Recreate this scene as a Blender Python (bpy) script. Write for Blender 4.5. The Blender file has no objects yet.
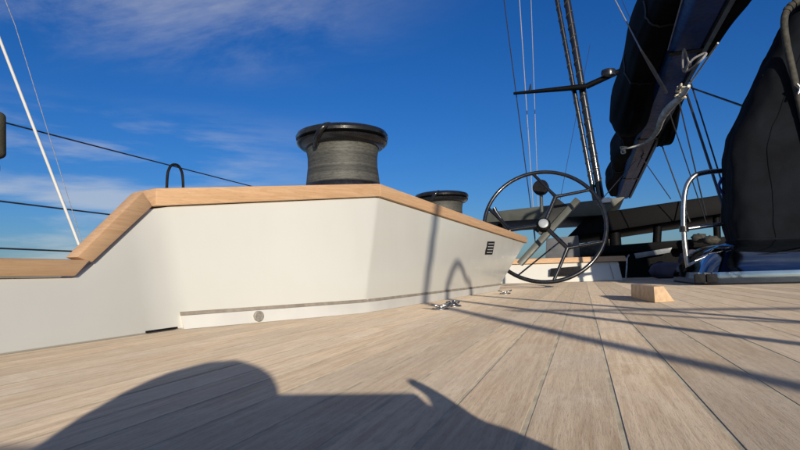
import bpy, bmesh, math, random
import numpy as np
from mathutils import Vector, Matrix, noise

# ------------------------------------------------------------------ camera
F = 550.0; VPX = (583.0, 270.0); SL = 0.03; H = 0.16      # focal length (px of an 800 px wide frame), vanishing point of the planks, horizon slope, lens height
def cv(x, y): return np.array([(x-400)/F, -(y-225)/F, -1.0])
fw = cv(*VPX); fw /= np.linalg.norm(fw)
up = np.cross(fw, cv(0, VPX[1]+SL*VPX[0])); up /= np.linalg.norm(up)
if up[1] < 0: up = -up
rt = np.cross(fw, up)
MW = np.array([rt, fw, up])            # camera -> world (X starboard, Y forward, Z up)
CP = np.array([0, 0, H])
def ray(x, y): return MW @ cv(x, y)
def atz(x, y, z): r = ray(x, y); return Vector(CP + r*(z-H)/r[2])
def aty(x, y, Y): r = ray(x, y); return Vector(CP + r*Y/r[1])
def atx(x, y, X): r = ray(x, y); return Vector(CP + r*X/r[0])
cf = MW @ np.array([0, 0, -1.0]); cf[2] = 0; cf /= np.linalg.norm(cf)
cr = np.array([cf[1], -cf[0], 0])
def near(right, back, z): return Vector((right*cr[0]-back*cf[0], right*cr[1]-back*cf[1], z))

sc = bpy.context.scene
COL = sc.collection
cam = bpy.data.cameras.new('Camera'); camo = bpy.data.objects.new('Camera', cam); COL.objects.link(camo)
cam.sensor_width = 36.0; cam.lens = F/800*36.0; cam.clip_start = 0.01; cam.clip_end = 20000
m4 = Matrix.Identity(4)
for i in range(3):
    for j in range(3): m4[i][j] = MW[i][j]
    m4[i][3] = CP[i]
camo.matrix_world = m4
sc.camera = camo
sc.render.resolution_x = 1024; sc.render.resolution_y = 576

# ------------------------------------------------------------------ sky and sun
SUNV = Vector(-ray(288, 405)).normalized()                 # towards the sun
SUN_EL = math.asin(SUNV.z); SUN_AZ = math.atan2(SUNV.x, SUNV.y)
EXPOSURE = 0.52
sc.view_settings.view_transform = 'Standard'; sc.view_settings.look = 'None'
sc.view_settings.exposure = EXPOSURE; sc.view_settings.gamma = 1.0; sc.view_settings.use_curve_mapping = False
sun = bpy.data.lights.new('Sun', 'SUN'); sun.energy = 3.0; sun.angle = math.radians(0.55); sun.color = (1.0, 0.885, 0.73)
suno = bpy.data.objects.new('Sun', sun); COL.objects.link(suno)
suno.rotation_euler = SUNV.to_track_quat('Z', 'Y').to_euler(); suno.location = SUNV*60

class NT:
    def __init__(s, tree): s.t = tree; s.n = tree.nodes; s.l = tree.links
    def new(s, typ, **kw):
        n = s.n.new(typ)
        for k, v in kw.items(): setattr(n, k, v)
        return n
    def link(s, a, b): s.l.new(a, b)
    def val(s, sock, v):
        if hasattr(v, 'is_output') or isinstance(v, bpy.types.NodeSocket): s.l.new(v, sock)
        else: sock.default_value = v
    def math(s, op, a, b=0.0, c=None, clamp=False):
        n = s.new('ShaderNodeMath', operation=op); n.use_clamp = clamp
        s.val(n.inputs[0], a); s.val(n.inputs[1], b)
        if c is not None: s.val(n.inputs[2], c)
        return n.outputs[0]
    def mix(s, f, a, b, blend='MIX'):
        n = s.new('ShaderNodeMix', data_type='RGBA', blend_type=blend)
        s.val(n.inputs[0], f); s.val(n.inputs[6], a); s.val(n.inputs[7], b)
        return n.outputs[2]
    def noise(s, vec, scale, detail=4, rough=0.55, dist=0.0):
        n = s.new('ShaderNodeTexNoise'); s.l.new(vec, n.inputs['Vector'])
        n.inputs['Scale'].default_value = scale; n.inputs['Detail'].default_value = detail
        n.inputs['Roughness'].default_value = rough; n.inputs['Distortion'].default_value = dist
        return n.outputs[0]
    def map(s, vec, scale=(1,1,1), rot=(0,0,0), loc=(0,0,0)):
        n = s.new('ShaderNodeMapping'); s.l.new(vec, n.inputs[0])
        n.inputs['Scale'].default_value = scale; n.inputs['Rotation'].default_value = rot; n.inputs['Location'].default_value = loc
        return n.outputs[0]
    def ramp(s, f, lo, hi, a=0.0, b=1.0, smooth=True):
        n = s.new('ShaderNodeMapRange'); n.interpolation_type = 'SMOOTHSTEP' if smooth else 'LINEAR'; s.val(n.inputs[0], f)
        n.inputs[1].default_value = lo; n.inputs[2].default_value = hi; n.inputs[3].default_value = a; n.inputs[4].default_value = b
        return n.outputs[0]

world = bpy.data.worlds.new('World'); sc.world = world; world.use_nodes = True
w = NT(world.node_tree)
for n in list(w.n): w.n.remove(n)
sky = w.new('ShaderNodeTexSky', sky_type='NISHITA'); sky.sun_disc = False
sky.sun_elevation = SUN_EL; sky.sun_rotation = SUN_AZ
sky.altitude = 0; sky.air_density = 1.0; sky.dust_density = 1.0; sky.ozone_density = 6.0
hs = w.new('ShaderNodeHueSaturation'); hs.inputs['Saturation'].default_value = 1.13; hs.inputs['Hue'].default_value = 0.512; hs.inputs['Value'].default_value = 0.95
w.link(sky.outputs[0], hs.inputs['Color'])
tc = w.new('ShaderNodeTexCoord'); sep = w.new('ShaderNodeSeparateXYZ'); w.link(tc.outputs['Generated'], sep.inputs[0])
dz = w.math('ADD', w.math('MAXIMUM', sep.outputs[2], 0.0), 0.09)
cx = w.math('DIVIDE', sep.outputs[0], dz); cy = w.math('DIVIDE', sep.outputs[1], dz)
cmb = w.new('ShaderNodeCombineXYZ'); w.link(cx, cmb.inputs[0]); w.link(cy, cmb.inputs[1])
clear = w.math('ADD', w.math('MULTIPLY', sep.outputs[0], 0.17), w.math('MULTIPLY', sep.outputs[1], 0.98))          # 1 dead ahead
hi = w.noise(w.map(cmb.outputs[0], scale=(0.8, 1.5, 1), rot=(0, 0, 0.9), loc=(3.1, 1.2, 0)), 1.3, 8, 0.64, 0.5)           # high cirrus overhead
rip = w.noise(w.map(cmb.outputs[0], scale=(1.0, 2.6, 1), rot=(0, 0, 1.3), loc=(0.4, 2.2, 0)), 6.0, 4, 0.6, 0.6)
hi = w.math('MULTIPLY', w.ramp(hi, 0.36, 0.68), w.math('ADD', 0.55, w.math('MULTIPLY', rip, 0.9)))
hi = w.math('MULTIPLY', hi, w.ramp(sep.outputs[2], 0.30, 0.44))
hi = w.math('MULTIPLY', hi, w.ramp(clear, 0.86, 0.58))  # clear only ahead; unseen cirrus all round is added as neutral shadow fill
low = w.noise(w.map(tc.outputs['Generated'], scale=(2.6, 2.6, 15.0), loc=(0.35, 1.9, 0.05)), 1.0, 6, 0.58, 0.25)           # low level streaks
low = w.math('MULTIPLY', w.ramp(low, 0.40, 0.62), w.ramp(sep.outputs[2], 0.31, 0.19))
low = w.math('MULTIPLY', low, w.ramp(clear, 0.84, 0.6))
cl = w.math('ADD', w.math('MULTIPLY', hi, 0.36), w.math('MULTIPLY', low, 0.52), clamp=True)
ccol = w.new('ShaderNodeRGB'); ccol.outputs[0].default_value = (5.4, 5.5, 5.6, 1)
skc = w.mix(cl, hs.outputs[0], ccol.outputs[0])
bg = w.new('ShaderNodeBackground'); bg.inputs[1].default_value = 0.08; w.link(skc, bg.inputs[0])
wo = w.new('ShaderNodeOutputWorld'); w.link(bg.outputs[0], wo.inputs[0])

# ------------------------------------------------------------------ helpers
def tag(o, label=None, cat=None, group=None, kind=None):
    if label: o['label'] = label
    if cat: o['category'] = cat
    if group: o['group'] = group
    if kind: o['kind'] = kind
    return o
def link(name, me, mat=None, parent=None, smooth=None):
    o = bpy.data.objects.new(name, me); COL.objects.link(o)
    if mat and not me.materials: me.materials.append(mat)
    if smooth is not None:
        for p in me.polygons: p.use_smooth = True
        me.set_sharp_from_angle(angle=math.radians(smooth))
    if parent:
        o.parent = parent; o.matrix_parent_inverse = Matrix.Identity(4)
        o.location = -parent.location if parent.parent is None else (0, 0, 0)
    return o
def thing(name, label, cat, loc, group=None):
    o = bpy.data.objects.new(name, None); COL.objects.link(o); o.location = loc; o.empty_display_size = 0.1
    return tag(o, label, cat, group)
def mesh(name, vs, fs):
    me = bpy.data.meshes.new(name); me.from_pydata([tuple(v) for v in vs], [], fs)
    bm = bmesh.new(); bm.from_mesh(me); bmesh.ops.recalc_face_normals(bm, faces=bm.faces); bm.to_mesh(me); bm.free()
    return me
def bevel(me, w_, seg=2, ang=30):
    bm = bmesh.new(); bm.from_mesh(me)
    es = [e for e in bm.edges if len(e.link_faces) == 2 and e.calc_face_angle(0) > math.radians(ang)]
    bmesh.ops.bevel(bm, geom=es, offset=w_, segments=seg, affect='EDGES', profile=0.6, clamp_overlap=True)
    bm.to_mesh(me); bm.free(); return me
def obj(name, vs, fs, mat, parent=None, bev=0, seg=2, smooth=40):
    me = mesh(name, vs, fs)
    if bev: bevel(me, bev, seg)
    return link(name, me, mat, parent, smooth)
def boxvf(lo, hi):
    x0, y0, z0 = lo; x1, y1, z1 = hi
    v = [(x0,y0,z0),(x1,y0,z0),(x1,y1,z0),(x0,y1,z0),(x0,y0,z1),(x1,y0,z1),(x1,y1,z1),(x0,y1,z1)]
    return v, [(0,3,2,1),(4,5,6,7),(0,1,5,4),(1,2,6,5),(2,3,7,6),(3,0,4,7)]
def box(name, lo, hi, mat, parent=None, bev=0.004, seg=2):
    v, f = boxvf(lo, hi); return obj(name, v, f, mat, parent, bev, seg)
def hexa(name, pts8, mat, parent=None, bev=0.004):
    return obj(name, pts8, [(0,3,2,1),(4,5,6,7),(0,1,5,4),(1,2,6,5),(2,3,7,6),(3,0,4,7)], mat, parent, bev)
def tubevf(pts, r, n=8, closed=False, caps=True):
    pts = [Vector(p) for p in pts]; k = len(pts); vs = []; fs = []
    rs = r if isinstance(r, (list, tuple)) else [r]*k
    prev = None
    for i, p in enumerate(pts):
        a = pts[(i-1) % k] if (closed or i > 0) else p
        b = pts[(i+1) % k] if (closed or i < k-1) else p
        t = (b-a).normalized()
        if prev is None:
            u = t.orthogonal().normalized()
        else:
            u = (prev - t*prev.dot(t)).normalized()
        prev = u; v = t.cross(u)
        for j in range(n):
            an = 2*math.pi*j/n; vs.append(p + (u*math.cos(an)+v*math.sin(an))*rs[i])
    for i in range(k if closed else k-1):
        for j in range(n):
            a = i*n+j; b = i*n+(j+1) % n; c = ((i+1) % k)*n+(j+1) % n; d = ((i+1) % k)*n+j
            fs.append((a, b, c, d))
    if caps and not closed:
        fs.append(tuple(range(n-1, -1, -1))); fs.append(tuple((k-1)*n+j for j in range(n)))
    return vs, fs
def tube(name, pts, r, mat, parent=None, n=8, closed=False):
    v, f = tubevf(pts, r, n, closed); return obj(name, v, f, mat, parent, smooth=50)
def smooth_path(ctrl, per=8, closed=False):
    P = [Vector(c) for c in ctrl]; out = []; k = len(P)
    rng = range(k if closed else k-1)
    for i in rng:
        p0 = P[(i-1) % k] if (closed or i > 0) else P[0]; p1 = P[i]; p2 = P[(i+1) % k]; p3 = P[(i+2) % k] if (closed or i < k-2) else P[-1]
        for j in range(per):
            t = j/per
            out.append(0.5*((2*p1)+(p2-p0)*t+(2*p0-5*p1+4*p2-p3)*t*t+(3*p1-p0-3*p2+p3)*t**3))
    if not closed: out.append(P[-1])
    return out
def lathe(name, prof, mat, parent=None, n=48, center=(0,0,0), smooth=35):
    vs = []; fs = []; c = Vector(center); k = len(prof)
    for (r, z) in prof:
        for j in range(n):
            a = 2*math.pi*j/n; vs.append(c+Vector((r*math.cos(a), r*math.sin(a), z)))
    for i in range(k-1):
        for j in range(n): fs.append((i*n+j, i*n+(j+1) % n, (i+1)*n+(j+1) % n, (i+1)*n+j))
    fs.append(tuple(range(n-1, -1, -1))); fs.append(tuple((k-1)*n+j for j in range(n)))
    return obj(name, vs, fs, mat, parent, smooth=smooth)
def loftvf(secs, closed_sec=True, caps=True):
    k = len(secs); n = len(secs[0]); vs = [v for s in secs for v in s]; fs = []
    for i in range(k-1):
        for j in range(n if closed_sec else n-1):
            fs.append((i*n+j, i*n+(j+1) % n, (i+1)*n+(j+1) % n, (i+1)*n+j))
    if caps and closed_sec: fs.append(tuple(range(n-1, -1, -1))); fs.append(tuple((k-1)*n+j for j in range(n)))
    return vs, fs
def join_vf(parts):
    vs = []; fs = []
    for v, f in parts:
        o = len(vs); vs += list(v); fs += [tuple(i+o for i in q) for q in f]
    return vs, fs

# ------------------------------------------------------------------ materials
def material(name):
    m = bpy.data.materials.new(name); m.use_nodes = True; t = NT(m.node_tree)
    return m, t, m.node_tree.nodes['Principled BSDF']
def coord(t, kind='Object'):
    return t.new('ShaderNodeTexCoord').outputs[kind]
def bump(t, b, h, strength=0.3, dist=0.001):
    n = t.new('ShaderNodeBump'); n.inputs['Strength'].default_value = strength; n.inputs['Distance'].default_value = dist
    t.link(h, n.inputs['Height']); t.link(n.outputs[0], b.inputs['Normal'])
def simple(name, col, rough=0.5, metal=0.0, var=0.12, scale=6.0, bmp=0.0, bscale=200, coat=0.0, rvar=0.08, spec=0.5):
    m, t, b = material(name); c = coord(t)
    n1 = t.noise(c, scale, 5, 0.6)
    dark = tuple(x*(1-var) for x in col)+(1,); lite = tuple(min(1, x*(1+var)) for x in col)+(1,)
    t.link(t.mix(t.ramp(n1, 0.3, 0.7), dark, lite), b.inputs['Base Color'])
    t.link(t.ramp(t.noise(c, scale*3.1, 4), 0.25, 0.75, max(0.02, rough-rvar), min(1, rough+rvar)), b.inputs['Roughness'])
    b.inputs['Specular IOR Level'].default_value = spec; b.inputs['Metallic'].default_value = metal; b.inputs['Coat Weight'].default_value = coat; b.inputs['Coat Roughness'].default_value = 0.1
    if bmp: bump(t, b, t.noise(c, bscale, 4, 0.6), bmp, 0.002)
    return m

def teak_deck():
    m, t, b = material('weathered teak'); c = coord(t)
    oi = t.new('ShaderNodeObjectInfo').outputs['Random']
    off = t.new('ShaderNodeCombineXYZ'); t.link(t.math('MULTIPLY', oi, 37.0), off.inputs[0]); t.link(t.math('MULTIPLY', oi, 91.0), off.inputs[1])
    add = t.new('ShaderNodeVectorMath', operation='ADD'); t.link(c, add.inputs[0]); t.link(off.outputs[0], add.inputs[1]); v = add.outputs[0]
    grain = t.noise(t.map(v, (95, 4.5, 40)), 1.0, 5, 0.6, 0.6)
    fib = t.noise(t.map(v, (420, 34.0, 100)), 1.0, 4, 0.65, 0.2)
    pores = t.noise(t.map(v, (650, 180.0, 100)), 1.0, 3, 0.7)
    blot = t.noise(v, 1.6, 5, 0.6, 0.4)
    patch = t.noise(t.map(v, (9, 6, 1)), 1.0, 6, 0.68, 0.8)
    base = t.mix(t.ramp(grain, 0.3, 0.7), (0.44, 0.335, 0.225, 1), (0.62, 0.505, 0.365, 1))
    base = t.mix(t.ramp(blot, 0.35, 0.7, 0, 0.6), base, (0.47, 0.41, 0.335, 1))
    base = t.mix(t.ramp(patch, 0.50, 0.75, 0, 0.55), base, (0.63, 0.55, 0.44, 1))
    base = t.mix(t.ramp(t.noise(v, 0.55, 3, 0.5), 0.52, 0.72, 0, 0.35), base, (0.40, 0.33, 0.26, 1))
    base = t.mix(t.ramp(fib, 0.50, 0.36, 0, 0.32), base, (0.25, 0.195, 0.145, 1))
    base = t.mix(t.ramp(pores, 0.44, 0.30, 0, 0.38), base, (0.17, 0.14, 0.11, 1))
    tone = t.math('ADD', t.math('MULTIPLY', oi, 0.22), 0.69)
    tn = t.new('ShaderNodeVectorMath', operation='SCALE'); t.link(base, tn.inputs[0]); t.link(tone, tn.inputs['Scale'])
    t.link(tn.outputs[0], b.inputs['Base Color'])
    b.inputs['Roughness'].default_value = 0.75; b.inputs['Specular IOR Level'].default_value = 0.35
    if 'Diffuse Roughness' in b.inputs: b.inputs['Diffuse Roughness'].default_value = 1.0
    hgt = t.math('ADD', t.math('MULTIPLY', fib, 0.7), t.math('ADD', t.math('MULTIPLY', pores, 0.45), t.math('MULTIPLY', grain, 0.5)))
    bump(t, b, hgt, 0.45, 0.0012)
    return m
def rail_wood():
    m, t, b = material('varnished teak rail'); c = coord(t)
    gr = t.noise(t.map(c, (14, 2.2, 70)), 1.0, 6, 0.6, 1.2)
    fb = t.noise(t.map(c, (60, 16.0, 300)), 1.0, 4, 0.65, 0.2)
    bl = t.noise(c, 3.0, 4)
    col = t.mix(t.ramp(gr, 0.3, 0.7), (0.555, 0.335, 0.175, 1), (0.665, 0.43, 0.24, 1))
    col = t.mix(t.ramp(fb, 0.50, 0.30, 0, 0.4), col, (0.38, 0.21, 0.10, 1))
    col = t.mix(t.ramp(bl, 0.45, 0.75, 0, 0.4), col, (0.56, 0.38, 0.23, 1))
    t.link(col, b.inputs['Base Color']); b.inputs['Roughness'].default_value = 0.55
    bump(t, b, t.math('ADD', gr, fb), 0.15, 0.001)
    return m
def gelcoat():
    m, t, b = material('cream gelcoat'); c = coord(t)
    s = t.noise(c, 1.3, 5, 0.6); d = t.noise(t.map(c, (9, 9, 1.2)), 1.0, 5, 0.6, 0.4)
    col = t.mix(t.ramp(s, 0.3, 0.7), (0.655, 0.65, 0.585, 1), (0.68, 0.675, 0.615, 1))
    col = t.mix(t.ramp(d, 0.45, 0.85, 0, 0.14), col, (0.56, 0.555, 0.49, 1))
    spk = t.noise(c, 55, 3, 0.6)
    col = t.mix(t.ramp(spk, 0.72, 0.80, 0, 0.3), col, (0.40, 0.37, 0.30, 1))
    t.link(col, b.inputs['Base Color'])
    t.link(t.ramp(t.noise(c, 7, 5), 0.3, 0.7, 0.16, 0.26), b.inputs['Roughness'])
    b.inputs['Coat Weight'].default_value = 0.25; b.inputs['Coat Roughness'].default_value = 0.12
    return m
def drum_metal():
    m, t, b = material('knurled winch drum'); c = coord(t)
    rings = t.noise(t.map(c, (0.6, 0.6, 38)), 1.0, 5, 0.7, 0.3)
    fine_ = t.noise(t.map(c, (40, 40, 160)), 1.0, 3, 0.6)
    col = t.mix(t.ramp(rings, 0.3, 0.7), (0.045, 0.046, 0.042, 1), (0.125, 0.125, 0.108, 1))
    col = t.mix(t.ramp(fine_, 0.55, 0.35, 0, 0.6), col, (0.04, 0.04, 0.035, 1))
    t.link(col, b.inputs['Base Color']); b.inputs['Metallic'].default_value = 0.25; b.inputs['Roughness'].default_value = 0.62
    bump(t, b, t.math('ADD', fine_, rings), 0.6, 0.003)
    return m
def fabric(name, col, weave=260, var=0.3):
    m, t, b = material(name); c = coord(t)
    n1 = t.noise(c, 3.0, 5, 0.6, 0.5); n2 = t.noise(c, weave, 2)
    a = tuple(x*(1-var) for x in col)+(1,); d = tuple(x*(1+var) for x in col)+(1,)
    t.link(t.mix(t.ramp(n1, 0.3, 0.7), a, d), b.inputs['Base Color'])
    b.inputs['Roughness'].default_value = 0.85; b.inputs['Specular IOR Level'].default_value = 0.12
    bump(t, b, t.math('ADD', t.math('MULTIPLY', n1, 3.0), n2), 0.35, 0.006)
    return m
def sea_mat():
    m, t, b = material('sea water'); c = coord(t)
    b.inputs['Base Color'].default_value = (0.012, 0.045, 0.075, 1); b.inputs['Roughness'].default_value = 0.12; b.inputs['IOR'].default_value = 1.33
    h = t.math('ADD', t.noise(c, 0.35, 6, 0.6), t.math('MULTIPLY', t.noise(c, 2.2, 4, 0.6), 0.3))
    bump(t, b, h, 0.7, 0.5); return m

M_TEAK = teak_deck(); M_RAIL = rail_wood(); M_GEL = gelcoat(); M_DRUM = drum_metal(); M_SEA = sea_mat()
M_CAULK = simple('seam caulking', (0.32, 0.285, 0.21), 0.8, var=0.25, scale=14, bmp=0.2)
M_CAULK.node_tree.nodes['Principled BSDF'].inputs['Diffuse Roughness'].default_value = 1.0
M_BLACK = simple('black gloss paint', (0.011, 0.011, 0.012), 0.28, var=0.3, scale=20, coat=0.3)
M_CARBON = simple('satin carbon', (0.0032, 0.0033, 0.004), 0.6, spec=0.10, var=0.35, scale=30)
M_RUBBER = simple('black rubber', (0.010, 0.010, 0.011), 0.7, spec=0.2, var=0.3, scale=30, bmp=0.2)
M_STEEL = simple('stainless steel', (0.40, 0.395, 0.385), 0.32, metal=1.0, var=0.15, scale=18, rvar=0.1)
M_MIRROR = simple('polished tinted metal', (0.28, 0.33, 0.38), 0.07, metal=1.0, var=0.12, scale=4, rvar=0.04)
M_COVER = fabric('dark canvas cover', (0.0062, 0.0078, 0.0108))
M_SAIL = fabric('black sailcloth', (0.0055, 0.0055, 0.0065))
M_BOOM = simple('dark blue gloss boom', (0.010, 0.055, 0.24), 0.42, metal=0.0, var=0.25, scale=5, spec=0.25)
M_BOOMGREY = simple('grey boom edge', (0.12, 0.135, 0.15), 0.5, metal=0.0, var=0.25, scale=8)
M_GREYPAINT = simple('grey green painted composite', (0.068, 0.074, 0.062), 0.45, var=0.15, scale=5)
M_DKGREY = simple('dark grey composite', (0.018, 0.019, 0.019), 0.5, spec=0.25, var=0.25, scale=8)
M_GREYBOX = simple('mid grey plastic', (0.10, 0.105, 0.11), 0.55, var=0.2, scale=8)
M_PLINTH = simple('white painted plinth', (0.66, 0.65, 0.60), 0.35, var=0.05, scale=5)
M_SHADE_JOINT = simple('brown groove shade and seams', (0.30, 0.26, 0.205), 0.75, var=0.2, scale=20)  # brown painted as groove shade above the plinth; also seam line and plugs
M_WHITE = simple('white paint', (0.74, 0.74, 0.71), 0.3, var=0.05, scale=10)
M_WIRE = simple('dark coated wire', (0.022, 0.022, 0.026), 0.45, var=0.2, scale=40)
M_GREYROPE = simple('pale grey cordage', (0.30, 0.30, 0.31), 0.8, var=0.3, scale=80, bmp=0.4, bscale=500)
M_CREAMROPE = simple('cream cordage', (0.62, 0.57, 0.46), 0.85, var=0.25, scale=60, bmp=0.4, bscale=400)
M_BLOCKWOOD = simple('pale oiled wood', (0.58, 0.40, 0.235), 0.6, var=0.2, scale=18)
M_CUSHION = fabric('purple grey cushion fabric', (0.085, 0.080, 0.105))
M_SKIN = simple('skin', (0.45, 0.27, 0.19), 0.55, var=0.12, scale=12)
M_CLOTH = fabric('navy clothing', (0.03, 0.04, 0.07))
M_HAIR = simple('dark hair', (0.03, 0.02, 0.015), 0.6, var=0.4, scale=60)
M_HULL = simple('dark blue hull paint', (0.02, 0.03, 0.06), 0.2, var=0.1, scale=2, coat=0.5)
M_PRINT = simple('pale plate marking', (0.42, 0.42, 0.40), 0.5, var=0.1, scale=30)
M_HOSE = simple('dark canvas tape', (0.045, 0.043, 0.034), 0.8, var=0.4, scale=30, bmp=0.4)

rnd = random.Random(7)

# ------------------------------------------------------------------ sea, hull, deck
s = 9000
o = obj('sea', [(-s,-s,-1.7),(s,-s,-1.7),(s,s,-1.7),(-s,s,-1.7)], [(0,1,2,3)], M_SEA, smooth=None); tag(o, kind='structure')
XL, XR, YA, YF = -2.62, 5.0, -4.0, 20.0
CL = (XL+XR)/2
def hull_sec(y, wid, zb):
    return [Vector((CL-wid, y, -0.035)), Vector((CL-wid*1.0, y, -0.5)), Vector((CL-wid*0.9, y, -1.2)), Vector((CL-wid*0.6, y, zb)), Vector((CL+wid*0.6, y, zb)), Vector((CL+wid*0.9, y, -1.2)), Vector((CL+wid*1.0, y, -0.5)), Vector((CL+wid, y, -0.035))]
W = (XR-XL)/2
v, f = loftvf([hull_sec(YA, W, -1.9), hull_sec(8, W, -2.4), hull_sec(YF, W, -2.2), hull_sec(24, W*0.62, -2.0), hull_sec(28, 0.08, -1.6)])
o = obj('hull', v, f, M_HULL, smooth=30); tag(o, 'dark hull of the sailing yacht under the teak deck', 'hull', kind='structure')
# deck: caulk bed + planks
o = obj('deck', *boxvf((XL+0.001, YA+0.001, -0.034), (XR-0.001, YF, -0.0006)), M_CAULK, smooth=None); tag(o, kind='structure'); DECK = o
fd = obj('foredeck', [(XL,YF+.002,-.004),(XR,YF+.002,-.004),(CL+W*.62,24,-.004),(CL,28,-.004),(CL-W*.62,24,-.004)]+[(XL,YF+.002,-.034),(XR,YF+.002,-.034),(CL+W*.62,24,-.034),(CL,28,-.034),(CL-W*.62,24,-.034)],
         [(0,1,2,3,4),(9,8,7,6,5),(0,5,6,1),(1,6,7,2),(2,7,8,3),(3,8,9,4),(4,9,5,0)], M_TEAK, smooth=None); tag(fd, kind='structure')
SEAMS = [((160,385),(258,359)),((160,398.6),(277,364)),((160,415.8),(284.7,374.2)),((160,442.7),(299,386.5)),((228.5,450),(320,402.3)),((320,444),(405.6,391)),((411.7,450),(460.6,400)),((514,450),(553,352)),((626.7,450),(604.7,362)),((744,450),(664.4,362)),((800,404.8),(691,340)),((800,363),(745,340))]
xs = sorted(((atz(*p, 0)+atz(*q, 0))/2).x for p, q in SEAMS)
xs2 = []
for i, x in enumerate(xs):                                   # even out the reading error a little
    a = xs[max(0, i-1)]; c = xs[min(len(xs)-1, i+1)]
    xs2.append(x if i in (0, len(xs)-1) else (x*2+a+c)/4)
xs = xs2
while xs[0] > XL+0.05: xs.insert(0, xs[0]-0.092)
while xs[-1] < XR: xs.append(xs[-1]+0.117)
xs[0] = XL; xs[-1] = XR
hw = 0.0029
for a, c in zip(xs[:-1], xs[1:]):
    x0, x1 = a+hw, c-hw; bv = 0.0005; dzp = rnd.uniform(-0.0003, 0.0003)
    ya = YA; yb = YF
    sec = lambda y: [Vector((x0, y, -0.006)), Vector((x0, y, -bv+dzp)), Vector((x0+bv, y, dzp)), Vector((x1-bv, y, dzp)), Vector((x1, y, -bv+dzp)), Vector((x1, y, -0.006))]
    v, f = loftvf([sec(ya), sec(yb)])
    link('plank', mesh('plank', v, f), M_TEAK, DECK)

# ------------------------------------------------------------------ near cockpit coaming
P1 = atx(72, 277, -1.345); P1b = atx(91, 264.5, -1.352); P2 = atx(153, 207, -1.375); P3 = aty(378, 197, 2.45); P4 = aty(525, 243, 5.55)
Z1 = P1.z
B0 = Vector((-1.312, -3.6, 0)); B1 = Vector((-1.312, P1.y, 0)); B2 = Vector((-1.312, 1.55, 0)); B3 = atz(364, 312.9, 0); B4 = atz(497, 290.5, 0)
T0 = Vector((P1.x, -3.6, Z1)); T1 = P1; T2 = P2; T3 = P3; T4 = P4
co = thing('cockpit_coaming', 'cream white angular coaming with teak cap rail carrying the two winches, left of the wheel', 'coaming', (-1.6, 2.0, 0))
OUT = -2.15
ZP = 0.046       # plinth height
def lerp(a, b, t): return a+(b-a)*t
def at_h(B, T, z): return lerp(B, T, z/max(T.z, 1e-6))
# low length, ramp and winch block as one shell with extra stations so that the crease is soft
st = []
def station(B, T, zb=0.0):
    out = min(T.x-0.05, max(OUT, -0.93*T.y-0.02))
    st.append([at_h(B, T, zb) if zb else B, at_h(B, T, 0.35*T.z+0.001), at_h(B, T, 0.7*T.z), T, Vector((out, T.y, T.z)), Vector((out, B.y, 0.0))])
station(B0, T0); station(B1, T1); B1b = Vector((-1.312, P1b.y, 0))
station(B1b, P1b); station(lerp(B1b, B2, 0.55), lerp(P1b, T2, 0.55)); station(lerp(B1b, B2, 0.95), lerp(P1b, T2, 0.95))
station(lerp(B2, B3, 0.07), lerp(T2, T3, 0.06), 0.0); station(lerp(B2, B3, 0.5), lerp(T2, T3, 0.5), 0.0)
station(lerp(B2, B3, 0.985), lerp(T2, T3, 0.985), 0.0); station(lerp(B3, B4, 0.006), lerp(T3, T4, 0.006), 0.0)
station(lerp(B3, B4, 0.5), lerp(T3, T4, 0.5), 0.0); station(B4, T4, 0.0)
v, f = loftvf(st)
body = obj('wall', v, f, M_GEL, co, bev=0.012, seg=3, smooth=30)
# plinth strip + brown strip painted for the groove shade, standing 6-10 mm proud of the wall foot
def inner(B, T, z, off, nrm): p = at_h(B, T, z); return p+nrm*off
def seg_strip(name, pairs, z0, z1, off, mat):
    secs = []
    for (B, T, n) in pairs:
        secs.append([inner(B, T, z0, off, n), inner(B, T, z1, off*0.75, n), inner(B, T, z1, -0.03, n), inner(B, T, z0, -0.03, n)])
    v, f = loftvf(secs); return obj(name, v, f, mat, co, smooth=30)
nA = Vector((0.85, -0.42, 0)).normalized(); nB = Vector((1, -0.06, 0)).normalized(); nL = Vector((1, 0, 0))
prs = [(lerp(B2, B3, 0.02), lerp(T2, T3, 0.02), nA), (lerp(B2, B3, 0.5), lerp(T2, T3, 0.5), nA), (lerp(B2, B3, 0.97), lerp(T2, T3, 0.97), (nA+nB).normalized()), (lerp(B3, B4, 0.05), lerp(T3, T4, 0.05), nB), (lerp(B3, B4, 0.5), lerp(T3, T4, 0.5), nB), (lerp(B3, B4, 0.995), lerp(T3, T4, 0.995), nB)]
seg_strip('plinth', prs, 0.001, ZP, 0.016, M_PLINTH)
seg_strip('groove_shade', prs, ZP+0.001, ZP+0.013, 0.010, M_SHADE_JOINT)  # shade of the groove under the wall, painted as a brown strip
# teak cap rail, mitred lengths
def cap(name, A, Bp, nrmA, nrmB, th=0.062, wd=0.11, over=0.014):
    a0 = A+nrmA*over+Vector((0,0,0.002)); b0 = Bp+nrmB*over+Vector((0,0,0.002)); u = Vector((0,0,th))
    a1 = A-nrmA*wd+Vector((0,0,0.002)); b1 = Bp-nrmB*wd+Vector((0,0,0.002))
    return hexa(name, [a0, a1, b1, b0, a0+u, a1+u, b1+u, b0+u], M_RAIL, co, bev=0.007)
d_ = (T2-T1).normalized()
nm = lambda n: Vector((n.x, n.y, 0)).normalized()
def low_rail():
    ov, wd = 0.014, 0.055; e = T1.copy(); tpz = Vector((0, 0, atx(30, 258.5, -1.331).z))
    a0 = T0+Vector((0,0,0.002)); b0 = T1+Vector((0,0,0.002)); a1 = Vector((T0.x, T0.y, tpz.z)); b1 = atx(91, 262, T1.x+ov); b1 = Vector((T1.x, b1.y, tpz.z))
    return hexa('rail', [a0+nL*ov, a0-nL*wd, b0-nL*wd, b0+nL*ov, a1+nL*ov, a1-nL*wd, b1-nL*wd, b1+nL*ov], M_RAIL, co, bev=0.006)
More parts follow.
